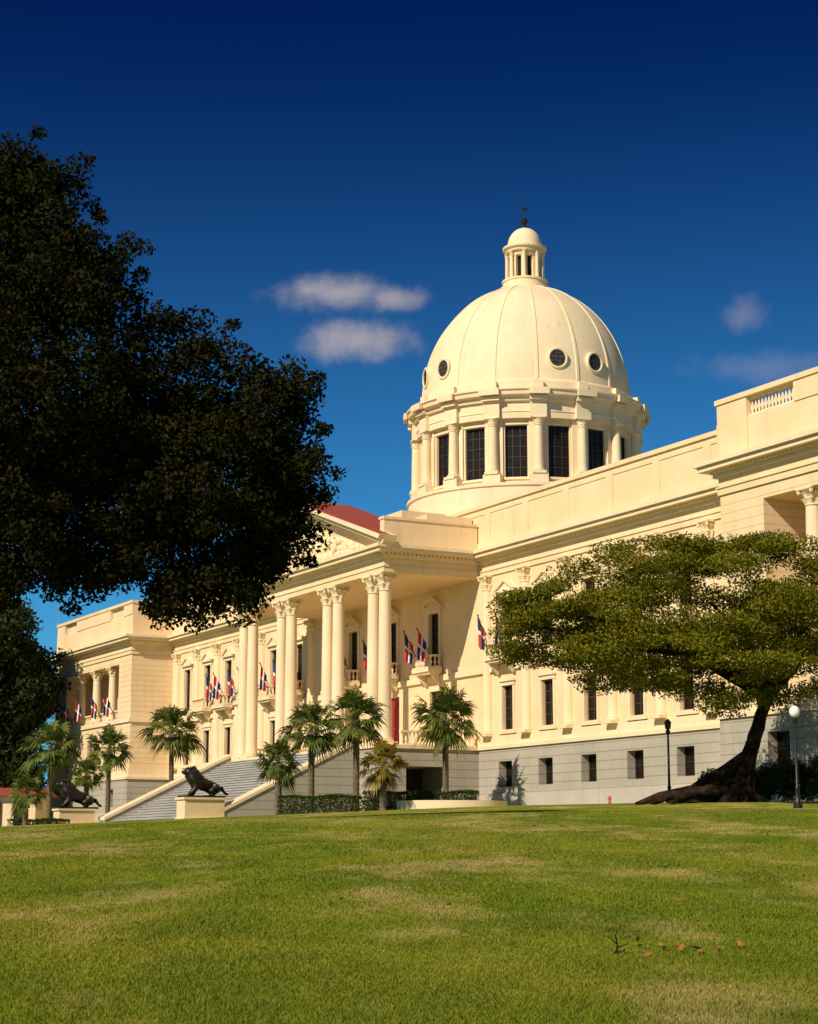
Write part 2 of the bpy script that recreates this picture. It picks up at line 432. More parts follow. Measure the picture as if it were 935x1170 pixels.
def column_mesh(name,h,r,n=24,cap=1.25,m=PALE,leafy=1.0):
    mb=MB(); c=cap
    mb.box(-r*1.4,r*1.4,-r*1.4,r*1.4,0,r*.5)
    prof=[(r*1.35,r*.5),(r*1.4,r*.65),(r*1.3,r*.8),(r*1.12,r*.85),(r*1.2,r*1.0),(r*1.05,r*1.1),(r,r*1.25)]
    zt=h-c
    for i in range(1,9):
        t=i/8; prof.append((r*(1-.14*t**1.6),r*1.25+(zt-r*1.25)*t))
    prof+=[(r*.98,zt+.02),(r*.98,zt+.08),(r*.86,zt+.1)]
    mb.lathe(prof,n)
    def mod(k,a): return 1+leafy*(.16 if k in(1,2) else .13 if k in (4,5) else .03)*math.cos(8*a+(0 if k<3 else math.pi))
    e=leafy
    mb.lathe([(r*.86,zt+.1),(r*1.0,zt+.28*c),(r*(1+.2*e),zt+.40*c),(r*.92,zt+.45*c),(r*1.05,zt+.62*c),(r*(1.1+.28*e),zt+.76*c),(r*1.05,zt+.8*c),(r*(1.1+.2*e),zt+.9*c)],32,mod=mod)
    if e>.5:
        for sx in (-1,1):
            for sy in (-1,1): mb.ell((sx*r*1.12,sy*r*1.12,zt+.80*c),(r*.28,r*.28,.16*c),8,5)
    w=r*(1.15+.27*e); mb.box(-w,w,-w,w,zt+.9*c,h)
    return mb.mesh(name,[m])
pc=column_mesh('portico_column',21-7.97,.52,28,1.35)
for xc in (-1.9,-10.0,-19.0,-27.1):
    for dx in (-.95,.95): obj('column',pc,palace,(xc+dx,-7.75,7.97-BZ))
lc=column_mesh('loggia_column',20.2-14.2,.48,24,1.0)
for a in (PL,WR):
    for p in (7.6,13,18.4): obj('column',lc,palace,(a+p,PD+.6,14.2-BZ))
hc=column_mesh('engaged_column',21-8.7,.42,20,1.15)
for k in range(7):
    for x in (1.4+5.6*k,-30.4-5.6*k):
        if WL+.5<x<WR-.5: obj('pilaster',hc,palace,(x,-.08,8.7-BZ))
def win_mesh(w,h,cols,rows,fm=FRAMEM):
    g=MB(); g.box(-w/2,w/2,0,.04,0,h)
    f=MB(); t=.09
    f.box(-w/2,-w/2+t,-.08,0,0,h); f.box(w/2-t,w/2,-.08,0,0,h); f.box(-w/2+t,w/2-t,-.08,0,0,t); f.box(-w/2+t,w/2-t,-.08,0,h-t,h)
    for i in range(1,cols): x=-w/2+w*i/cols; f.box(x-.035,x+.035,-.06,-.002,t,h-t)
    for i in range(1,rows): z=h*i/rows; f.box(-w/2+t,w/2-t,-.05,-.001,z-.03,z+.03)
    return g.mesh('window',[GLASS]),f.mesh('frame',[fm])
def add_window(ms,x,y,z,rz=0,parent=palace,name='window'):
    w=obj(name,ms[0],parent,(x,y,z),rz); obj('frame',ms[1],w); return w
wb=win_mesh(1.9,1.9,2,2,FRAMED); wl=win_mesh(1.5,LOW[1]-LOW[0],2,4); wu=win_mesh(1.6,UP[1]-UP[0],2,5); wp=win_mesh(1.7,UP[1]-UP[0],2,5); wd_=win_mesh(1.7,4.8,2,5)
for x in baysR+baysL:
    add_window(wb,x,.42,BASEW[0]-BZ); add_window(wl,x,.3,LOW[0]-BZ); add_window(wu,x,.3,UP[0]-BZ)
for a in (PL,WR):
    for o in (5,13,21): add_window(wb,a+o,PD+.42,BASEW[0]-BZ); add_window(wl,a+o,PD+.35,LOW[0]-BZ)
    for o in (5.8,10.3,15.7,20.2): add_window(wu,a+o,-1.46,14.6-BZ)
for x in pb:
    add_window(wp,x,.3,UP[0]-BZ)
    if x!=C: add_window(wd_,x,.3,8.0-BZ)
mb=MB(); mb.box(C-1.2,C+1.2,.3,.36,8.0,12.8)
for sx in (-.6,.6):
    for z in (8.5,10.4): mb.box(C+sx-.42,C+sx+.42,.25,.3,z,z+1.6)
part('door',mb,[REDDOOR])
ped=MB()
ped.box(-1.12,-.85,-.12,0,-.1,4.2); ped.box(.85,1.12,-.12,0,-.1,4.2); ped.box(-1.2,1.2,-.14,0,4.2,4.55)
ped.box(-1.45,1.45,-.36,0,4.55,4.72)
ped.prism_xz([(-1.45,4.72),(1.45,4.72),(0,5.45)],-.22,0)
ped.prism_xz([(-1.55,4.72),(-1.25,4.72),(0,5.38),(1.25,4.72),(1.55,4.72),(0,5.62)],-.4,-.001)
pm=ped.mesh('window_pediment',[PALE])
sur=MB(); sur.box(-1.0,-.77,-.1,0,-.1,3.3); sur.box(.77,1.0,-.1,0,-.1,3.3); sur.box(-1.05,1.05,-.14,0,3.3,3.6); sur.box(-1.2,1.2,-.22,0,-.32,-.1); sur.box(-1.15,1.15,-.25,0,3.6,3.75)
sm=sur.mesh('window_surround',[PALE])
for x in baysR+baysL:
    obj('window_pediment',pm,palace,(x,0,14.9-BZ)); obj('window_surround',sm,palace,(x,0,LOW[0]-BZ))
for x in pb: obj('window_pediment',pm,palace,(x,0,14.9-BZ))
for a in (PL,WR):
    for o in (5,13,21): obj('window_surround',sm,palace,(a+o,PD,LOW[0]-BZ))
bal=MB(); bal.box(-1.6,1.6,-1.25,-.23,-.28,0); bal.box(-1.5,1.5,-1.1,-.23,-.45,-.28)
balus(bal,-1.5,1.5,-1.1,0,1.05,.3); balus(bal,-.95,-.25,-1.45,0,1.05,.3,'y'); balus(bal,-.95,-.25,1.45,0,1.05,.3,'y')
for x in (-1.1,1.1): bal.prism_yz([(-1.0,-.45),(-.23,-.45),(-.23,-1.3)],x-.15,x+.15)
bm_=bal.mesh('balcony',[PALE])
balx=[baysR[0],baysR[2],baysR[4],baysL[0],baysL[1],baysL[2],baysL[3],baysL[4],C-7.3,C,C+7.3]
for x in balx: obj('balcony',bm_,palace,(x,0,14.55-BZ))
# portico pediment and roof
mb=MB(); mb.prism_xz([(-29.2,23.0),(.2,23.0),(C,27.7)],-8.0,-7.5); part('tympanum',mb,[CREAM])
mb=MB()
hw=15.65; rise=5.05
for sgn in (-1,1):
    for (y0,dz,th) in ((-9.1,0,.35),(-9.45,.35,.3)):
        p=[(C+sgn*hw,23.0+dz-.05),(C,23.0+rise+dz),(C,23.0+rise+dz+th),(C+sgn*(hw+.25),23.0+dz-.05+(th if dz else .25))]
        if sgn>0: p=p[::-1]
        mb.prism_xz(p,y0,-7.9)
part('pediment_cornice',mb,[PALE])
def zr(d): return 28.62-(5.15/hw)*d
mb=MB()
for sgn in (-1,1):
    for (y0,y1,e) in ((-9.42,-8.39,hw+.1),(-8.39,-4.2,13.65)):
        p=[(C+sgn*e,zr(e)),(C,zr(0)),(C,zr(0)+.22),(C+sgn*e,zr(e)+.22)]
        if sgn>0: p=p[::-1]
        mb.prism_xz(p,y0,y1)
part('tile_roof',mb,[TILE])
mb=MB(); mb.box(-28.2,-.8,-4.2,-.17,23.0,25.9); mb.box(-24,-5,-4.15,-.17,25.9,26.9); part('attic_block',mb,[CREAM])
for a,b in ((-.75,-.05),(-28.95,-28.25)):
    mb=MB(); mb.box(a,b,-8.3,-.11,23.0,25.1); mb.box(a-.08,b+.08,-8.38,-.17,25.1,25.3)
    part('side_parapet',mb,[CREAM])
mb=MB()
mb.ell((C,-8.05,25.1),(1.0,.35,1.25)); mb.ell((C,-8.2,25.1),(.65,.3,.85)); mb.ell((C,-8.1,26.5),(.5,.3,.35))
for sgn in (-1,1):
    for i in range(14):
        t=i/13; x=C+sgn*(1.3+t*8.2); top=(1-t)*3.0+.5
        for j in range(3):
            mb.ell((x+random.uniform(-.2,.2),-8.05,23.35+top*(j+.4)/3*random.uniform(.7,1)),(random.uniform(.18,.4),.26,random.uniform(.18,.42)),8,5)
        if i%3==0: mb.ell((x,-8.1,23.2+top*.95),(.2,.25,.24),8,5); mb.ell((x,-8.05,23.3+top*.5),(.32,.28,top*.38),8,6)
part('pediment_relief',mb,[PALE])
for xx in (-.1,-28.9):
    mb=MB(); balus(mb,-6.9,-.4,xx,7.97,9.1,.34,'y'); part('portico_balustrade',mb,[PALE])
# stairs
SF=-28.2
mb=MB(); ns=24
y0=-20.6; y1=-9.36; z0=2.0; z1=7.97
for i in range(ns):
    ya=y1+(y0-y1)*(i+1)/ns; yb=y1+(y0-y1)*i/ns; zt=z1-(z1-z0)*(i+1)/(ns+1)
    mb.box(SF+1.4,-3.7,ya,yb,0.5,zt-.07); mb.box(SF+1.4,-3.7,ya-.06,yb-.061,zt-.07,zt)
part('staircase',mb,[STEP])
for a,b in ((-3.7,-2.3),(SF,SF+1.4)):
    mb=MB(); mb.prism_yz([(-20.6,.5),(-9.36,.5),(-9.36,8.2),(-20.6,2.75)],a,b); part('stair_cheek_wall',mb,[GREY])
    mb=MB(); mb.prism_yz([(-20.7,2.7),(-9.36,8.2),(-9.36,8.45),(-20.7,2.95)],a-.1,b+.1); part('stair_coping',mb,[PALE])
# dome
CY=13.57; DC=C-.15
mb=MB()
mb.lathe([(11.3,24),(11.3,27.6),(11.45,27.7),(11.45,28.0),(11.1,28.05),(10.6,28.1)],64)
mb.lathe([(10.6,28.0),(10.6,30.1),(10.75,30.2),(10.75,30.45),(10.0,30.52)],64)
WA=R(-37.3); BA=2*math.pi/16; hwn=.95/9.4
for i in range(16):
    a=WA+i*BA
    mb.arc(a+hwn,a+BA-hwn,8.9,9.4,30.5,36.1,5)
    mb.arc(a-hwn,a+hwn,8.9,9.4,30.5,31.1,3); mb.arc(a-hwn,a+hwn,8.9,9.4,35.6,36.1,3)
    mb.arc(a-hwn*1.2,a+hwn*1.2,9.4,9.5,35.62,35.8,3); mb.arc(a-hwn*1.25,a+hwn*1.25,9.4,9.55,30.9,31.1,3)
    b=a+BA/2
    mb.arc(b-R(4.6),b+R(4.6),9.4,9.6,31.2,36.1,2)
    mb.arc(b-R(4.2),b+R(4.2),9.39,10.4,30.52,31.25,2)
    mb.arc(b-R(3.9),b+R(3.9),9.9,10.3,36.1,37.55,2)
    mb.arc(b-R(4.6),b+R(4.6),10.75,11.05,37.95,38.5,2)
    mb.arc(b-R(4.2),b+R(4.2),10.2,10.65,37.55,37.9,2)
    mb.arc(b-R(2.4),b+R(2.4),9.7,10.3,38.55,39.3,2)
mb.lathe([(9.9,36.1),(9.93,36.6),(10.0,36.65),(9.93,36.7),(9.93,37.5),(10.2,37.55),(10.25,37.9),(10.65,38.0),(10.7,38.3),(10.85,38.4),(10.85,38.55),(9.8,38.65)],96)
part_dr=part('drum',mb,[PALE],(DC,CY,0))
drc=column_mesh('drum_column',36.1-31.25,.42,18,.7,leafy=.25)
wdr=win_mesh(1.95,4.5,3,5,FRAMED)
for i in range(16):
    a=WA+i*BA; b=a+BA/2
    obj('column',drc,part_dr,(9.9*math.cos(b),9.9*math.sin(b),31.25),b)
    add_window(wdr,9.05*math.cos(a),9.05*math.sin(a),31.1,a+math.pi/2,part_dr)
mb=MB(); prof=[(9.85,38.6),(9.85,39.3),(9.6,39.4),(9.45,39.6)]
for i in range(0,31):
    t=i/30*math.pi/2; prof.append((max(9.3*math.cos(t),.6),39.65+10.7*math.sin(t)))
mb.lathe(prof,96)
dome=part('dome',mb,[PALE],(DC,CY,0),ang=30)
mb=MB()
pts=[]
for i in range(26):
    t=i/25*R(80); pts.append((9.3*math.cos(t),39.65+10.7*math.sin(t)))
w=.17
for (r,z),i in zip(pts,range(26)):
    ww=w*(1-.5*i/25); k=1.006
    mb.v+=[(r-.05,-ww,z),(r*k+.02,-ww*.7,z+.05*i/25),(r*k+.02,ww*.7,z+.05*i/25),(r-.05,ww,z)]
for i in range(25):
    for k in range(3): mb.f.append([4*i+k,4*i+4+k,4*i+5+k,4*i+1+k]); mb.m.append(0)
rib=mb.mesh('rib',[PALE],ang=60)
for i in range(16): obj('rib',rib,dome,(0,0,0),WA+BA/2+i*BA)
fr=MB()
nn_=24
for k in range(nn_+1):
    a=2*math.pi*k/nn_
    for (rr,xx) in ((.70,.0),(.70,.22),(.79,.27),(.90,.22),(.90,-.3)):
        fr.v.append((xx,rr*math.cos(a),rr*math.sin(a)*1.05))
for k in range(nn_):
    for j in range(4): p=k*5+j; fr.f.append([p,p+5,p+6,p+1]); fr.m.append(0)
frm=fr.mesh('frame',[PALE])
gl=MB(); gl.v=[(0.14,.72*math.cos(2*math.pi*k/24),.75*math.sin(2*math.pi*k/24)) for k in range(24)]; gl.f=[list(range(24))]; gl.m=[0]
for q in (-.35,0,.35):
    e=math.sqrt(.68**2-q*q)
    gl.box(.145,.18,q-.03,q+.03,-e,e,1); gl.box(.142,.175,-e,e,q-.03,q+.03,1)
glm=gl.mesh('round_window',[GLASSG,FRAMED])
for i in range(16):
    if i%4 in (1,2):
        a=WA+i*BA
        w_=obj('round_window',glm,dome,(9.14*math.cos(a),9.14*math.sin(a),41.5),a); obj('frame',frm,w_)
mb=MB()
mb.lathe([(2.3,50.0),(2.3,50.3),(2.0,50.4),(2.0,50.8),(2.1,50.85),(2.1,51.0),(1.0,51.02)],32)
for i in range(8):
    a=i*math.pi/4+.2
    mb.arc(a-.2,a+.2,1.05,1.4,51.0,53.6,3)
mb.lathe([(1.05,53.2),(1.45,53.25),(1.5,53.6),(1.75,53.65),(1.8,53.85),(2.0,53.95),(2.0,54.15),(1.6,54.2),(1.6,54.4)]+[(1.55*math.cos(t),54.4+1.7*math.sin(t)) for t in [k/8*math.pi/2*.93 for k in range(9)]],32)
lan=part('lantern',mb,[PALE],(DC,CY,0))
mb=MB(); mb.lathe([(1.0,50.9),(1.0,53.4)],16); obj('lantern_glass',mb.mesh('lantern_glass',[GLASS]),lan)
lcol=column_mesh('lantern_column',2.6,.17,12,.45,leafy=.4)
for i in range(8):
    a=i*math.pi/4+.2; obj('column',lcol,lan,(1.62*math.cos(a),1.62*math.sin(a),51.0),a)
mb=MB(); mb.lathe([(.3,56.0),(.2,56.25),(.12,56.4),(.3,56.6),(.33,56.8),(.2,57.0),(.07,57.1),(.06,58.4)],12)
mb.box(-.35,.35,-.05,.05,57.7,57.8); mb.box(-.05,.05,-.35,.35,57.95,58.05)
obj('finial',mb.mesh('finial',[BLACKM]),lan)

# ------------------------------------------------------------------ lions
def lion(loc,label,sc=(1.0,.98,.9)):
    root=bpy.data.objects.new('lion_statue',None); col.objects.link(root); root.location=loc; root.rotation_euler=(0,0,ANG)
    tag(root,label,'statue',group='bronze lions flanking the stairs')
    S=[(0,-1.2,.72,.50),(0,-.65,.80,.54),(0,0,1.0,.60),(0,.45,1.32,.64),(0,.72,1.7,.54),(0,.93,2.0,.44),(0,1.3,1.98,.29)]
    V=[(w,-f,h) for w,f,h,r in S]; Rr=[s[3] for s in S]; E=[(i,i+1) for i in range(6)]
    def chain(st,pts):
        p=st
        for w,f,h,r in pts:
            V.append((w,-f,h)); Rr.append(r); E.append((p,len(V)-1)); p=len(V)-1
    chain(3,[(.35,.46,1.0,.34),(.36,.46,.62,.26),(.34,.74,.38,.21),(.34,.86,.16,.18),(.34,1.14,.1,.16)])
    chain(3,[(-.35,.40,1.0,.34),(-.36,.25,.60,.26),(-.34,.42,.34,.21),(-.34,.44,.14,.18),(-.34,.72,.1,.16)])
    chain(0,[(.34,-1.05,.56,.42),(.38,-.58,.40,.30),(.36,-1.05,.22,.19),(.36,-.9,.12,.16),(.36,-.6,.1,.16)])
    chain(0,[(-.34,-1.12,.56,.42),(-.38,-.75,.38,.30),(-.36,-1.3,.22,.19),(-.36,-1.15,.12,.16),(-.36,-.85,.1,.16)])
    chain(0,[(0,-1.62,.62,.17),(0,-1.84,.42,.12),(.05,-1.94,.24,.10),(.1,-2.06,.14,.14),(.1,-2.2,.14,.1)])
    me=bpy.data.meshes.new('body'); me.from_pydata(V,E,[]); me.materials.append(BRONZE)
    b=obj('body',me,root)
    sk=b.modifiers.new('skin','SKIN'); sk.use_smooth_shade=True
    for i,sv in enumerate(me.skin_vertices[0].data): sv.radius=(Rr[i],Rr[i]); sv.use_root=(i==0)
    ss=b.modifiers.new('sub','SUBSURF'); ss.levels=2; ss.render_levels=2
    m=MB()
    for i in range(120):
        a=random.uniform(0,6.28); t=random.random()
        f=.22+.58*t; h=1.12+.80*t; rr=(.52-.13*t)
        m.ell((rr*math.cos(a)*.85,-(f-.3*math.sin(a)*.8),h+rr*math.sin(a)*.8),(.15,.17,.24),7,5)
    obj('mane',m.mesh('mane',[BRONZE]),root)
    m=MB()
    m.ell((0,-1.22,1.92),(.2,.27,.2),10,7)
    m.ell((0,-1.46,1.96),(.09,.07,.06),8,5); m.ell((0,-1.24,1.77),(.14,.18,.08),8,5)
    obj('muzzle',m.mesh('muzzle',[BRONZE]),root)
    e=MB(); e.ell((0,0,0),(.1,.07,.12),8,5); em=e.mesh('ear',[BRONZE])
    for sx in (-1,1): obj('ear',em,root,(sx*.26,-.9,2.26))
    m=MB(); m.box(-.72,.72,-1.45,1.7,-.14,.02); obj('plinth',m.mesh('plinth',[BRONZE]),root)
    root.scale=sc
for x,yy,zt,l in ((-3.0,-21.7,3.95,'dark bronze crouching lion statue on the near stair pedestal'),(-28.5,-22.8,3.65,'dark bronze crouching lion statue on the far stair pedestal')):
    p=W(x,yy,0)
    ped_=MB(); b0=zt-2.4; ped_.box(-.92,.92,-1.6,1.7,-1.6,.1); ped_.box(-.80,.80,-1.48,1.58,.1,b0-.16); ped_.box(-.92,.92,-1.6,1.7,b0-.16,b0)
    o_=obj('pedestal',ped_.mesh('pedestal',[CREAM]),None,(p.x,p.y,2.4),ANG); tag(o_,'low cream stone pedestal carrying a bronze lion','pedestal',group='lion pedestals')
    lion((p.x,p.y,zt+.12),l,(1.05,.98,.88) if zt>3.8 else (1.15,1.1,.98))

# ------------------------------------------------------------------ flags
def flag_meshes(seed):
    r=random.Random(seed)
    p=MB(); p.tube([(0,.6,-.6),(0,-.9,2.4)],[.045,.035],6); p.ell((0,-.92,2.46),(.08,.08,.08),6,4)
    c=MB(); nu,nv=14,16; ph=r.uniform(0,6); wv=r.uniform(.85,1.15)
    for j in range(nv+1):
        v=j/nv
        for i in range(nu+1):
            u=i/nu
            x=.14*math.sin(u*11+ph+v*1.2)*(.35+.65*v)
            y=-.88+.66*wv*u*(1-.15*v)+.04*math.sin(v*4+ph)
            z=2.38-1.1*u*(1-v)**1.3-.25*u*v-2.35*v
            c.v.append((x+u*.1,y,z))
    for j in range(nv):
        for i in range(nu):
            a=j*(nu+1)+i
            u=(i+.5)/nu; v=(j+.5)/nv
            m=2 if (abs(u-.5)<.08 or abs(v-.5)<.06) else (0 if (u<.5)==(v<.5) else 1)
            c.f.append([a,a+1,a+nu+2,a+nu+1]); c.m.append(m)
    return p.mesh('pole',[FRAMEM]),c.mesh('cloth',[FR if seed%2 else FB,FB if seed%2 else FR,FW])
fm=[flag_meshes(s) for s in range(4)]
FL=[]
for bx in (baysR[0],C+7.3,C,C-7.3,baysL[0],baysL[1],baysL[2],baysL[3]):
    FL+=[(bx-1.15,-1.2,15.2),(bx+1.15,-1.2,15.2)]
for o_ in (5.8,10.3,15.7,20.2): FL.append((PL+o_,PD-.1,14.8))
for i,(x,y,z) in enumerate(FL):
    p=W(x,y,z); f=bpy.data.objects.new('flag',None); col.objects.link(f); f.location=p; f.rotation_euler=(0,0,ANG+random.uniform(-.4,.4))
    tag(f,'red, blue and white cross flag on a slanted balcony pole','flag',group='flags on the palace balconies')
    a,b=fm[i%4]; obj('pole',a,f); obj('cloth',b,f)

# ------------------------------------------------------------------ trees
def clumpify(lobes,per,r0,r1,nl,inner=.25,flat=1.0,sprig=0.0):
    out=[]
    for (x,y,z,r) in lobes:
        k=int(per*r*r)
        for _ in range(k):
            d=rng.normal(size=3); d/=np.linalg.norm(d); q=rng.uniform(.62,1.0); c=rng.uniform(r0,r1)
            out.append((x+d[0]*r*q,y+d[1]*r*q,z+d[2]*r*q,c,c,c*.8*flat,nl*(c/r1)**2))
        for _ in range(int(sprig*r*r)):
            d=rng.normal(size=3); d/=np.linalg.norm(d); q=1+rng.uniform(.05,.5)/r; c=rng.uniform(.25,.45)
            out.append((x+d[0]*r*q,y+d[1]*r*q,z+d[2]*r*q,c,c,c*.7,nl*.3))
        out.append((x,y,z,r*.85,r*.85,r*.85,inner*nl*r*r*3))
    return out
def tree(name,base,trunk,limbs,crown,label,cat='tree',group=None,bark=BARK,extra=None):
    root=bpy.data.objects.new(name,None); col.objects.link(root); root.location=base
    tag(root,label,cat,group)
    m=MB()
    rel=lambda p:(p[0]-base[0],p[1]-base[1],p[2]-base[2])
    m.tube([rel(p) for p in trunk[0]],trunk[1],14)
    for pts,rd in limbs: m.tube([rel(p) for p in pts],rd,8)
    if extra: extra(m)
    obj('trunk',m.mesh('trunk',[bark],ang=60),root)
    if crown:
        o=obj('crown',crown,root,(-base[0],-base[1],-base[2]))
    return root
lob=[(-13.0,60,20.6,2.75),(-11.2,59,18.3,2.4),(-11.8,58,15,3.5),(-7.85,60,15.6,2.2),(-5.0,60,14.1,2.0),(-6.3,59,11.7,2.6),(-6.9,60,9.0,1.5),
(-10.3,60,11.4,2.6),(-12.9,59,10.4,2.4),(-3.95,60,12.0,1.5),(-12.8,60,22.3,1.3),(-16.4,60,18,4.3),(-17,60,11.7,3.9),(-20,61,15,4.0),(-15,63,14,3.8),(-9,61.5,13.1,2.9),
(-4.9,59.5,10.6,1.8),(-4.1,60,10.3,1.15),(-4.7,60,9.2,1.1),(-5.8,60,8.7,1.35),(-9.9,60,9.4,1.3),(-8.2,60,9.5,1.6),(-11.8,60,9.2,1.3),(-13.4,60,9.0,1.2),(-7.0,59.5,8.0,.95),(-4.1,60,14.9,1.0)]
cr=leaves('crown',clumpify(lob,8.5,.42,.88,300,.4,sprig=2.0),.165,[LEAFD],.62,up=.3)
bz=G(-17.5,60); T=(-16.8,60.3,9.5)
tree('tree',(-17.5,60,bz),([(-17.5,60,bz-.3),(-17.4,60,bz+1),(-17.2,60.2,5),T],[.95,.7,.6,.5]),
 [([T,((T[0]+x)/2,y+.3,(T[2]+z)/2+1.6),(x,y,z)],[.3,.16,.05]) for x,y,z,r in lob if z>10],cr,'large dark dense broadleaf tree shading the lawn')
# umbrella tree: layered leaf pads
cx0,cy0=15.6,92
cl=[]
for _ in range(300):
    a=rng.uniform(0,2*np.pi); q=math.sqrt(rng.random()); x=cx0+11*q*math.cos(a)*(1.0 if math.cos(a)<0 else .9); y=cy0+9*q*math.sin(a)
    top=14.9-3.0*q**2.8+.35*math.sin(x*.9+y*.4)
    z=top-rng.choice([0,.0,1.0,2.0,3.0,4.2])-rng.uniform(0,.25)
    z=max(z,8.4+.9*(1-q)+1.0*max(0,(10-x)/3))
    r=rng.uniform(.9,1.8); cl.append((x,y,z,r,r,r*.30,rng.integers(300,480)*(r/1.2)**1.7))
for _ in range(85):
    x=rng.uniform(7,20.5); lo=7.9+1.1*max(0,(10-x)/3)+(.3 if x>18 else 0)
    cl.append((x,rng.uniform(85.5,92),rng.uniform(lo,lo+3.2),1.2,1.2,.38,380))
for x,y,z in ((8.4,91,8.9),(9.4,90,8.5),(10.6,91,8.1),(11.8,90,8.0),(13,91,7.9),(14.6,90,7.5),(15.2,89,7.1),(14.9,89,6.7),(6.6,92,10.0),(5.4,92,11.2),(4.9,92,11.7),(5.9,91,10.8),(6.2,90,11.5),(16.0,88.5,7.2),(16.9,88.5,7.3),(18.0,88.5,7.4),(19.2,88.5,7.6),(20,89,7.7),(14.3,88.5,6.9),(17.4,88.5,7.0)):
    cl.append((x,y,z,1.2,1.2,.5,460))
cr=leaves('crown',cl,.15,[LEAFR],.6,.5,up=.75)
bz=G(15.6,92)
lim=[]
tp=(17.5,92,7.4)
for x,y,z in ((6,91.5,10.9),(8,88,11),(10.5,96,11.5),(12.5,90,11),(14,87,11.5),(16,98,12),(18.5,92,12.5),(20.5,88,11.5),(23.5,92,10.8),(11,92.5,10.0),(9.5,89,9.6),(13.2,88.6,8.8)):
    lim.append(([tp,((tp[0]*.6+x*.4),92+(y-92)*.4,(tp[2]+z)/2+.9),(x,y,z)],[.24,.12,.05]))
def rootmass(m):
    o=len(m.v); n=96; K=20; H=3.2; rr=random.Random(5); jit=[rr.uniform(-.10,.10) for _ in range(n)]
    for k in range(K+1):
        t=k/K; z=H*t-.25
        for i in range(n):
            a=2*math.pi*i/n
            left=max(0,-math.cos(a)); ext=.45+2.5*left**1.6+.4*abs(math.sin(a))
            ridge=.5+.5*math.cos(10*a+1.3*math.sin(2*a)+.7*math.sin(5*a)+1.2*t); rg=.42+.58*ridge**1.3+jit[i]
            fall=(1-t)**2.1
            r=.36+ext*fall*rg+.05*math.sin(13*a+9*t)*(1-t)
            m.v.append((.15+1.0*t**.9+r*math.cos(a),r*math.sin(a)*.95,z+.25*ridge*fall*left+.05*math.sin(17*a+11*t)*(1-t)))
    for k in range(K):
        for i in range(n):
            j=(i+1)%n; m.f.append([o+k*n+i,o+k*n+j,o+(k+1)*n+j,o+(k+1)*n+i]); m.m.append(0)
    for sx,yy,ln in ((-1,-.6,4.0),(-1,.3,4.6),(-1,-1.3,3.2),(1,-.5,1.4)):
        m.tube([(.2*sx,yy*.4,.5),(sx*ln*.4,yy*1.2,.55),(sx*ln*.75,yy*.9,.28),(sx*ln,yy*1.5,-.12)],[.34,.27,.2,.1],8)
    m.tube([(.6,-.2,2.2),(-.4,-.6,1.5),(-1.5,-.9,.9),(-2.9,-1.4,.1)],[.22,.24,.22,.14],8)
tree('tree',(15.6,92,bz),([(16.70,92,bz+2.6),(16.80,92,bz+3.1),(17.0,91.95,bz+3.6),(17.15,92.05,6.6),tp],[.33,.35,.33,.30,.28]),lim,cr,'umbrella shaped olive green tree with spreading buttress roots',extra=rootmass)
for (x,y,h,r,lb) in ((-48,215,30,10,'tall dark green tree beside the palace wing'),(-60,230,26,9,'dark leafy tree far beside the palace'),(-46,190,13,5,'rounded dark tree near the small house')):
    b=G(x,y); lo=[(x+rng.uniform(-.5,.5)*r,y+rng.uniform(-.4,.4)*r,b+h*rng.uniform(.2,.78),r*rng.uniform(.4,.56)) for _ in range(18)]
    cr=leaves('crown',clumpify(lo,1.8,.9,1.7,110,.5),.5,[LEAFB],.6)
    tree('tree',(x,y,b),([(x,y,b-.3),(x,y,b+h*.6)],[.6,.3]),[([(x,y,b+h*.4),(p[0],p[1],p[2])],[.25,.08]) for p in lo],cr,lb)

# palms
def palm_crown(seed):
    r=random.Random(seed); m=MB(); nf=50
    for i in range(nf):
        az=i*2.399+r.uniform(-.25,.25); el=R(84-132*(i/(nf-1))+r.uniform(-14,14))
        d=Vector((math.cos(az)*math.cos(el),math.sin(az)*math.cos(el),math.sin(el)))
        side=Vector((-math.sin(az),math.cos(az),0)); up=side.cross(d)
        tw=r.uniform(-.7,.7); side=(side*math.cos(tw)+up*math.sin(tw)).normalized(); nrm=d.cross(side)
        p1=d*.46*r.uniform(.5,1.2); q=side*.012; o=len(m.v)
        m.v+=[tuple(-q),tuple(q),tuple(p1+q*.6),tuple(p1-q*.6)]; m.f.append([o,o+1,o+2,o+3]); m.m.append(0)
        nb=14
        for k in range(nb):
            t=(k/(nb-1)-.5)*R(145); ln=.60*(1-.32*abs(t))*r.uniform(.75,1.15)
            e=d*math.cos(t)+side*math.sin(t); w=e.cross(nrm).normalized()*.025
            mid=p1+e*ln*.55+Vector((0,0,-.01)); tip=p1+e*ln*.9+Vector((0,0,-.30*ln))
            o=len(m.v); m.v+=[tuple(p1),tuple(mid+w),tuple(tip),tuple(mid-w)]; m.f.append([o,o+1,o+2,o+3]); m.m.append(0)
    return m
pcs=[palm_crown(s).mesh('crown',[LEAFP],smooth=False) for s in range(4)]
pcy=palm_crown(9).mesh('crown',[LEAFPY],smooth=False)
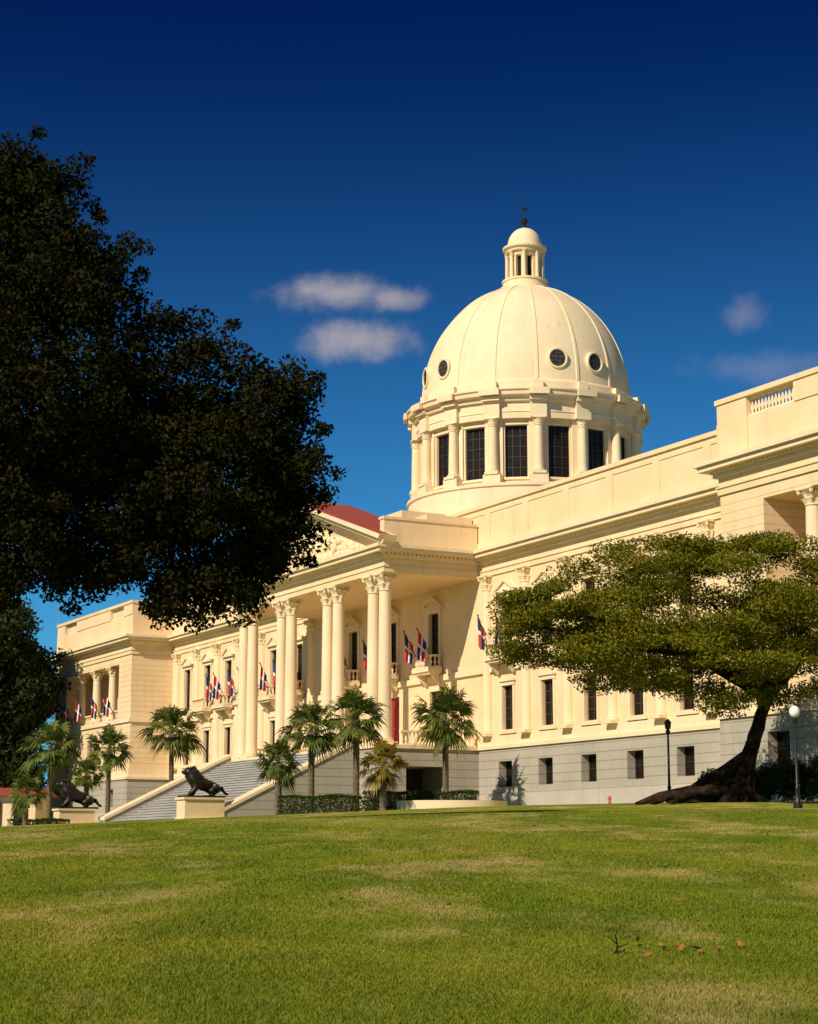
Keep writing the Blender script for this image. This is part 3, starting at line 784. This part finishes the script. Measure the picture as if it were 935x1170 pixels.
PALMS=[(-8.8,128,6.0,2.2,0,'short fan palm with a dark drooping crown'),(-6.9,134,8.5,2.75,0,'tall fan palm beside the portico stairs'),(-3.7,133,9.3,2.85,0,'tall fan palm in front of the portico'),
(-1.7,124,5.6,2.15,1,'short fan palm with yellowing leaves by the hedge'),(2.6,135,9.4,3.1,0,'tall fan palm beside the portico passage'),(-21.3,170,10.6,3.4,0,'tall fan palm beside the far stairs'),
(-28.5,180,9.6,3.0,0,'fan palm in front of the far pavilion'),(-31.2,165,9.0,3.2,0,'fan palm near the far pavilion'),(-30.2,150,4.6,2.1,0,'low fan palm on the lawn edge'),(-29.2,172,7.0,2.0,0,'small fan palm behind the far lion')]
for i,(x,y,zc,r,yl,lb) in enumerate(PALMS):
    b=G(x,y); root=bpy.data.objects.new('palm_tree',None); col.objects.link(root); root.location=(x,y,b); tag(root,lb,'palm tree','fan palms around the palace')
    m=MB(); h=zc-b; pr=[(.36,-.3),(.3,.1)]
    k=max(4,int(h/.35))
    for j in range(k): z=.2+(h-.2)*j/k; pr+=[(.25 if j<k-3 else .38,z),(.21 if j<k-3 else .30,z+.25)]
    pr.append((.12,h)); m.lathe(pr,10); obj('trunk',m.mesh('trunk',[PALMB]),root,rz=random.random())
    obj('crown',pcy if yl else pcs[i%4],root,(0,0,h),random.uniform(0,6),r)
# hedge
def hedge(name,pts,w,h,label,cat='hedge'):
    P=[]
    for (x,y),(x2,y2) in zip(pts[:-1],pts[1:]):
        L_=math.hypot(x2-x,y2-y); k=int(L_*1500)
        dx,dy=(x2-x)/L_,(y2-y)/L_
        t=rng.random(k)*L_; q=rng.uniform(-w/2,w/2,k); z=rng.uniform(0,h,k)
        f=rng.integers(0,3,k); q=np.where(f==0,-w/2,np.where(f==1,w/2,q)); z=np.where(f==2,h,z)
        q=q+rng.normal(0,.04,k); z=z+rng.normal(0,.04,k)+.05*np.sin(t*2.1)
        X=x+dx*t-dy*q; Y=y+dy*t+dx*q; P.append(np.stack([X,Y,gz(X,Y)*.2+.8*float(gz((x+x2)/2,(y+y2)/2))+z],1))
    P=np.concatenate(P); n=len(P)
    u=rng.normal(size=(n,3)); u/=np.linalg.norm(u,axis=1)[:,None]; w_=rng.normal(size=(n,3)); v=np.cross(u,w_); v/=np.linalg.norm(v,axis=1)[:,None]
    s=.13*(.6+.8*rng.random(n))[:,None]
    V=np.stack([P-u*s*.5,P+v*s*.3,P+u*s*.5,P-v*s*.3],1).reshape(-1,3)
    o=obj(name,np_mesh(name,V,4,[LEAFH])); tag(o,label,cat)
hedge('hedge',[(-8.6,126.6),(-3.2,125.6)],1.3,1.35,'low clipped dark green hedge in front of the portico')
hedge('hedge',[(-3.0,125.8),(4.6,126.6)],1.3,1.35,'low clipped dark green hedge beside the garden wall')
hedge('hedge',[(-33,158),(-28,156)],1.0,1.4,'low clipped hedge beside the far stairs')
mb=MB()
for i in range(24):
    a0=R(200+150*i/24); a1=R(200+150*(i+1)/24)
    P=[]
    for a,r in ((a0,1),(a1,1),(a1,.93),(a0,.93)): P.append((2.6+4.0*r*math.cos(a),127+3.2*r*math.sin(a)))
    mb.prism(P,1.8,3.4)
o=obj('garden_wall',mb.mesh('garden_wall',[PALE])); tag(o,'low curved cream garden wall around planted bed','wall')
for (x,y,r,lb) in ((19.3,97,1.9,'dense green shrub beside the lamp post'),(17.6,98,1.6,'low dark shrub under the umbrella tree'),(21.5,96,2.1,'rounded shrub beside the palace base'),(16.4,99,1.5,'dark shrub behind the buttress roots')):
    b=G(x,y); cl=[(x+rng.uniform(-.6,.6)*r,y+rng.uniform(-.6,.6)*r,b+rng.uniform(.2,1.0)*r,.5,.5,.45,150) for _ in range(34)]
    o=obj('shrub',leaves('shrub',cl,.18,[LEAFH],.5)); tag(o,lb,'shrub')
lp=MB(); lp.lathe([(.22,0),(.22,.25),(.14,.35),(.1,.9),(.13,.95),(.075,1.05),(.06,3.9),(.12,3.95),(.14,4.1),(.07,4.2)],12)
lpm=lp.mesh('post',[BLACKM]); gb=MB(); gb.ell((0,0,4.45),(.26,.26,.28),16,10); gbm=gb.mesh('lamp_globe',[WHITEG])
ct=MB(); ct.lathe([(.1,4.2),(.17,4.25),(.2,4.55),(.22,4.6),(.08,4.75),(.02,4.8)],8); ctm=ct.mesh('lamp_shade',[BLACKM])
for (x,y,g,sc,lb) in ((16.35,80,1,.92,'black street lamp with white globe on the lawn'),(13.7,100,0,.93,'black lantern street lamp beside the palace base')):
    root=bpy.data.objects.new('street_lamp',None); col.objects.link(root); root.location=(x,y,G(x,y)-.05); root.scale=(.9,.9,sc); tag(root,lb,'street lamp')
    obj('post',lpm,root); obj('lamp_globe' if g else 'lamp_shade',gbm if g else ctm,root)
mb=MB(); mb.lathe([(.16,0),(.16,.08),(.1,.1),(.1,.45),(.13,.47),(.13,.52),(.09,.62),(.02,.68)],10); mb.box(-.18,.18,-.05,.05,.32,.42)
x,y=11.6,110; o=obj('fire_hydrant',mb.mesh('fire_hydrant',[ORANGE]),None,(x,y,G(x,y)),0,.7); tag(o,'small orange fire hydrant on the lawn edge','hydrant')
root=bpy.data.objects.new('house',None); col.objects.link(root); hx,hy=-40.5,185; root.location=(hx,hy,G(hx,hy)); tag(root,'small white house with red tiled roof','house')
m=MB(); m.box(-6,4.2,0,8,0,4.4); obj('wall',m.mesh('wall',[PALE]),root)
m=MB(); m.prism_yz([(-.8,4.4),(8.8,4.4),(4,5.3)],-6.6,4.8); obj('roof',m.mesh('roof',[TILE]),root)
for k in range(4):
    w_=obj('window',wl[0],root,(-4.5+2.4*k,-.06,1.3),0,(.8,1,.75)); obj('frame',wl[1],w_)
m=MB(); m.tube([(0,0,0),(0,0,30.5)],[.10,.04],6)
for z in range(4,30,2): m.box(-.18,.18,-.03,.03,z,z+.05)
o=obj('radio_mast',m.mesh('radio_mast',[STEP]),None,(-45,240,G(-45,240))); tag(o,'thin grey radio mast above the trees','mast')
FLM=simple('dry_leaf',(.30,.12,.035),.8,0,.5,20)
lf=MB()
lf.v=[(-.06,0,.01),(-.02,.03,.03),(.03,.025,.02),(.07,0,.04),(.03,-.03,.035),(-.02,-.03,.015)]; lf.f=[[0,1,2,3],[0,3,4,5]]; lf.m=[0,0]
lfm=lf.mesh('fallen_leaf',[FLM],smooth=False)
spots=[(1.8,16.2),(2.15,16.0),(2.3,16.4),(1.95,15.9),(2.45,16.1),(2.0,16.6),(-.3,16.3),(-.24,16.25),(-2.4,17),(-.9,13.7),(3.1,22),(-4,25),(.5,26),(1.6,19),(2.6,16.3),(-1.5,21),(2.2,17.2)]
for _ in range(12): spots.append((random.gauss(2.05,.28),random.gauss(16.4,.5)))
for _ in range(22): 
    yy=1/random.uniform(1/38,1/12.5); spots.append((random.uniform(-.21,.21)*yy,yy))
for i,(x,y) in enumerate(spots):
    o=obj('fallen_leaf',lfm,None,(x,y,G(x,y)+.018),0,random.uniform(.35,.85)); o.rotation_euler=(random.uniform(-.7,.7),random.uniform(-.7,.7),random.uniform(0,6)); tag(o,'dry brown fallen leaf lying on the grass','leaf','fallen leaves on the lawn')
m=MB(); m.tube([(0,0,0),(.03,.02,.1),(.01,.02,.2),(.07,.03,.3)],[.012,.01,.008,.004],5); m.tube([(.02,.02,.12),(-.08,0,.2)],[.007,.003],4); m.tube([(.03,.02,.08),(.14,.0,.12)],[.007,.003],4)
o=obj('twig',m.mesh('twig',[BARK]),None,(1.72,16.1,G(1.72,16.1)),0,.8); tag(o,'thin dead twig standing up from the grass','twig')

# ------------------------------------------------------------------ clouds
def cloud(loc,sx,sz,ells,dens,nscale,label,colr=(.42,.40,.49),namp=1.7):
    m,nt,b,out=newmat('cloud_vapour')
    tc=nt.nodes.new('ShaderNodeTexCoord').outputs['Object']
    nz=noise_n(nt,tc,nscale,8,.58)
    cur=None
    for (ex,ez,rx,rz) in ells:
        sp=N(nt,'ShaderNodeMapping'); sp.vector_type='POINT'
        sp.inputs['Location'].default_value=(-ex/rx,0,-ez/rz); sp.inputs['Scale'].default_value=(1/rx,0,1/rz); L(nt,tc,sp.inputs[0])
        vm=N(nt,'ShaderNodeVectorMath',operation='LENGTH'); L(nt,sp.outputs[0],vm.inputs[0])
        v=math_n(nt,'SUBTRACT',1,vm.outputs['Value'])
        cur=v if cur is None else math_n(nt,'SMOOTH_MAX',cur,v,.4)
    d=math_n(nt,'ADD',cur,math_n(nt,'MULTIPLY',math_n(nt,'SUBTRACT',nz,.52),namp))
    al=math_n(nt,'MULTIPLY',ramp(nt,d,-.1,1.0),dens)
    al=math_n(nt,'MULTIPLY',al,ramp(nt,cur,-.45,.2))
    df=N(nt,'ShaderNodeBsdfDiffuse'); df.inputs[0].default_value=(*colr,1)
    tr=N(nt,'ShaderNodeBsdfTransparent'); mx=N(nt,'ShaderNodeMixShader')
    L(nt,al,mx.inputs[0]); L(nt,tr.outputs[0],mx.inputs[1]); L(nt,df.outputs[0],mx.inputs[2]); L(nt,mx.outputs[0],out.inputs[0])
    mb=MB(); nn=12
    for j in range(2):
        for i in range(nn+1):
            t=i/nn*2-1; mb.v.append((t*sx,.1*sx*t*t,(-sz if j==0 else sz)))
    for i in range(nn): mb.f.append([i,i+1,nn+2+i,nn+1+i]); mb.m.append(0)
    o=obj('cloud',mb.mesh('cloud',[m]),None,loc); tag(o,label,'cloud')
cloud((-55,1500,436),112,76,[(-4,20,64,20),(14,-20,54,23),(-28,23,32,16),(40,17,30,14)],.74,.026,'small soft lilac white cumulus cloud')
cloud((278,1500,440),40,32,[(0,0,24,20)],.26,.04,'tiny faint wisp of cloud')
cloud((300,1500,394),96,30,[(0,0,76,18)],.2,.03,'thin faint streak of cloud above the roof')

# ------------------------------------------------------------------ light, world, camera
AZ=R(40); EL=R(36)
sun=bpy.data.lights.new('sun','SUN'); sun.energy=5.0; sun.angle=R(.5); sun.color=(1,.875,.68)
so=bpy.data.objects.new('sun',sun); col.objects.link(so)
sd=Vector((-math.sin(AZ)*math.cos(EL),-math.cos(AZ)*math.cos(EL),math.sin(EL)))
so.rotation_euler=sd.to_track_quat('Z','Y').to_euler(); so.location=(-60,-60,80)
w=bpy.data.worlds.new('World'); scene.world=w; w.use_nodes=True; nt=w.node_tree; nt.nodes.clear()
sk=nt.nodes.new('ShaderNodeTexSky'); sk.sky_type='NISHITA'; sk.sun_disc=False; sk.sun_elevation=EL; sk.sun_rotation=math.pi+AZ
sk.air_density=1.0; sk.dust_density=.3; sk.ozone_density=3
bg=nt.nodes.new('ShaderNodeBackground'); wo=nt.nodes.new('ShaderNodeOutputWorld')
tcw=nt.nodes.new('ShaderNodeTexCoord').outputs['Generated']
spw=nt.nodes.new('ShaderNodeSeparateXYZ'); L(nt,tcw,spw.inputs[0])
fac=ramp(nt,spw.outputs[2],.05,.46)
tint=mixc(nt,fac,(.16,.60,.88),(.0,.05,.22))
cc=mixc(nt,1.0,sk.outputs[0],tint,'MULTIPLY')
L(nt,cc,bg.inputs[0]); bg.inputs[1].default_value=.115; L(nt,bg.outputs[0],wo.inputs[0])

cam=bpy.data.cameras.new('camera'); co=bpy.data.objects.new('camera',cam); col.objects.link(co)
co.location=(0,0,0); co.rotation_euler=(R(90+10.28),0,0)
cam.sensor_fit='HORIZONTAL'; cam.sensor_width=36; cam.lens=36*2150/935; cam.clip_end=8000; cam.clip_start=.5
scene.camera=co
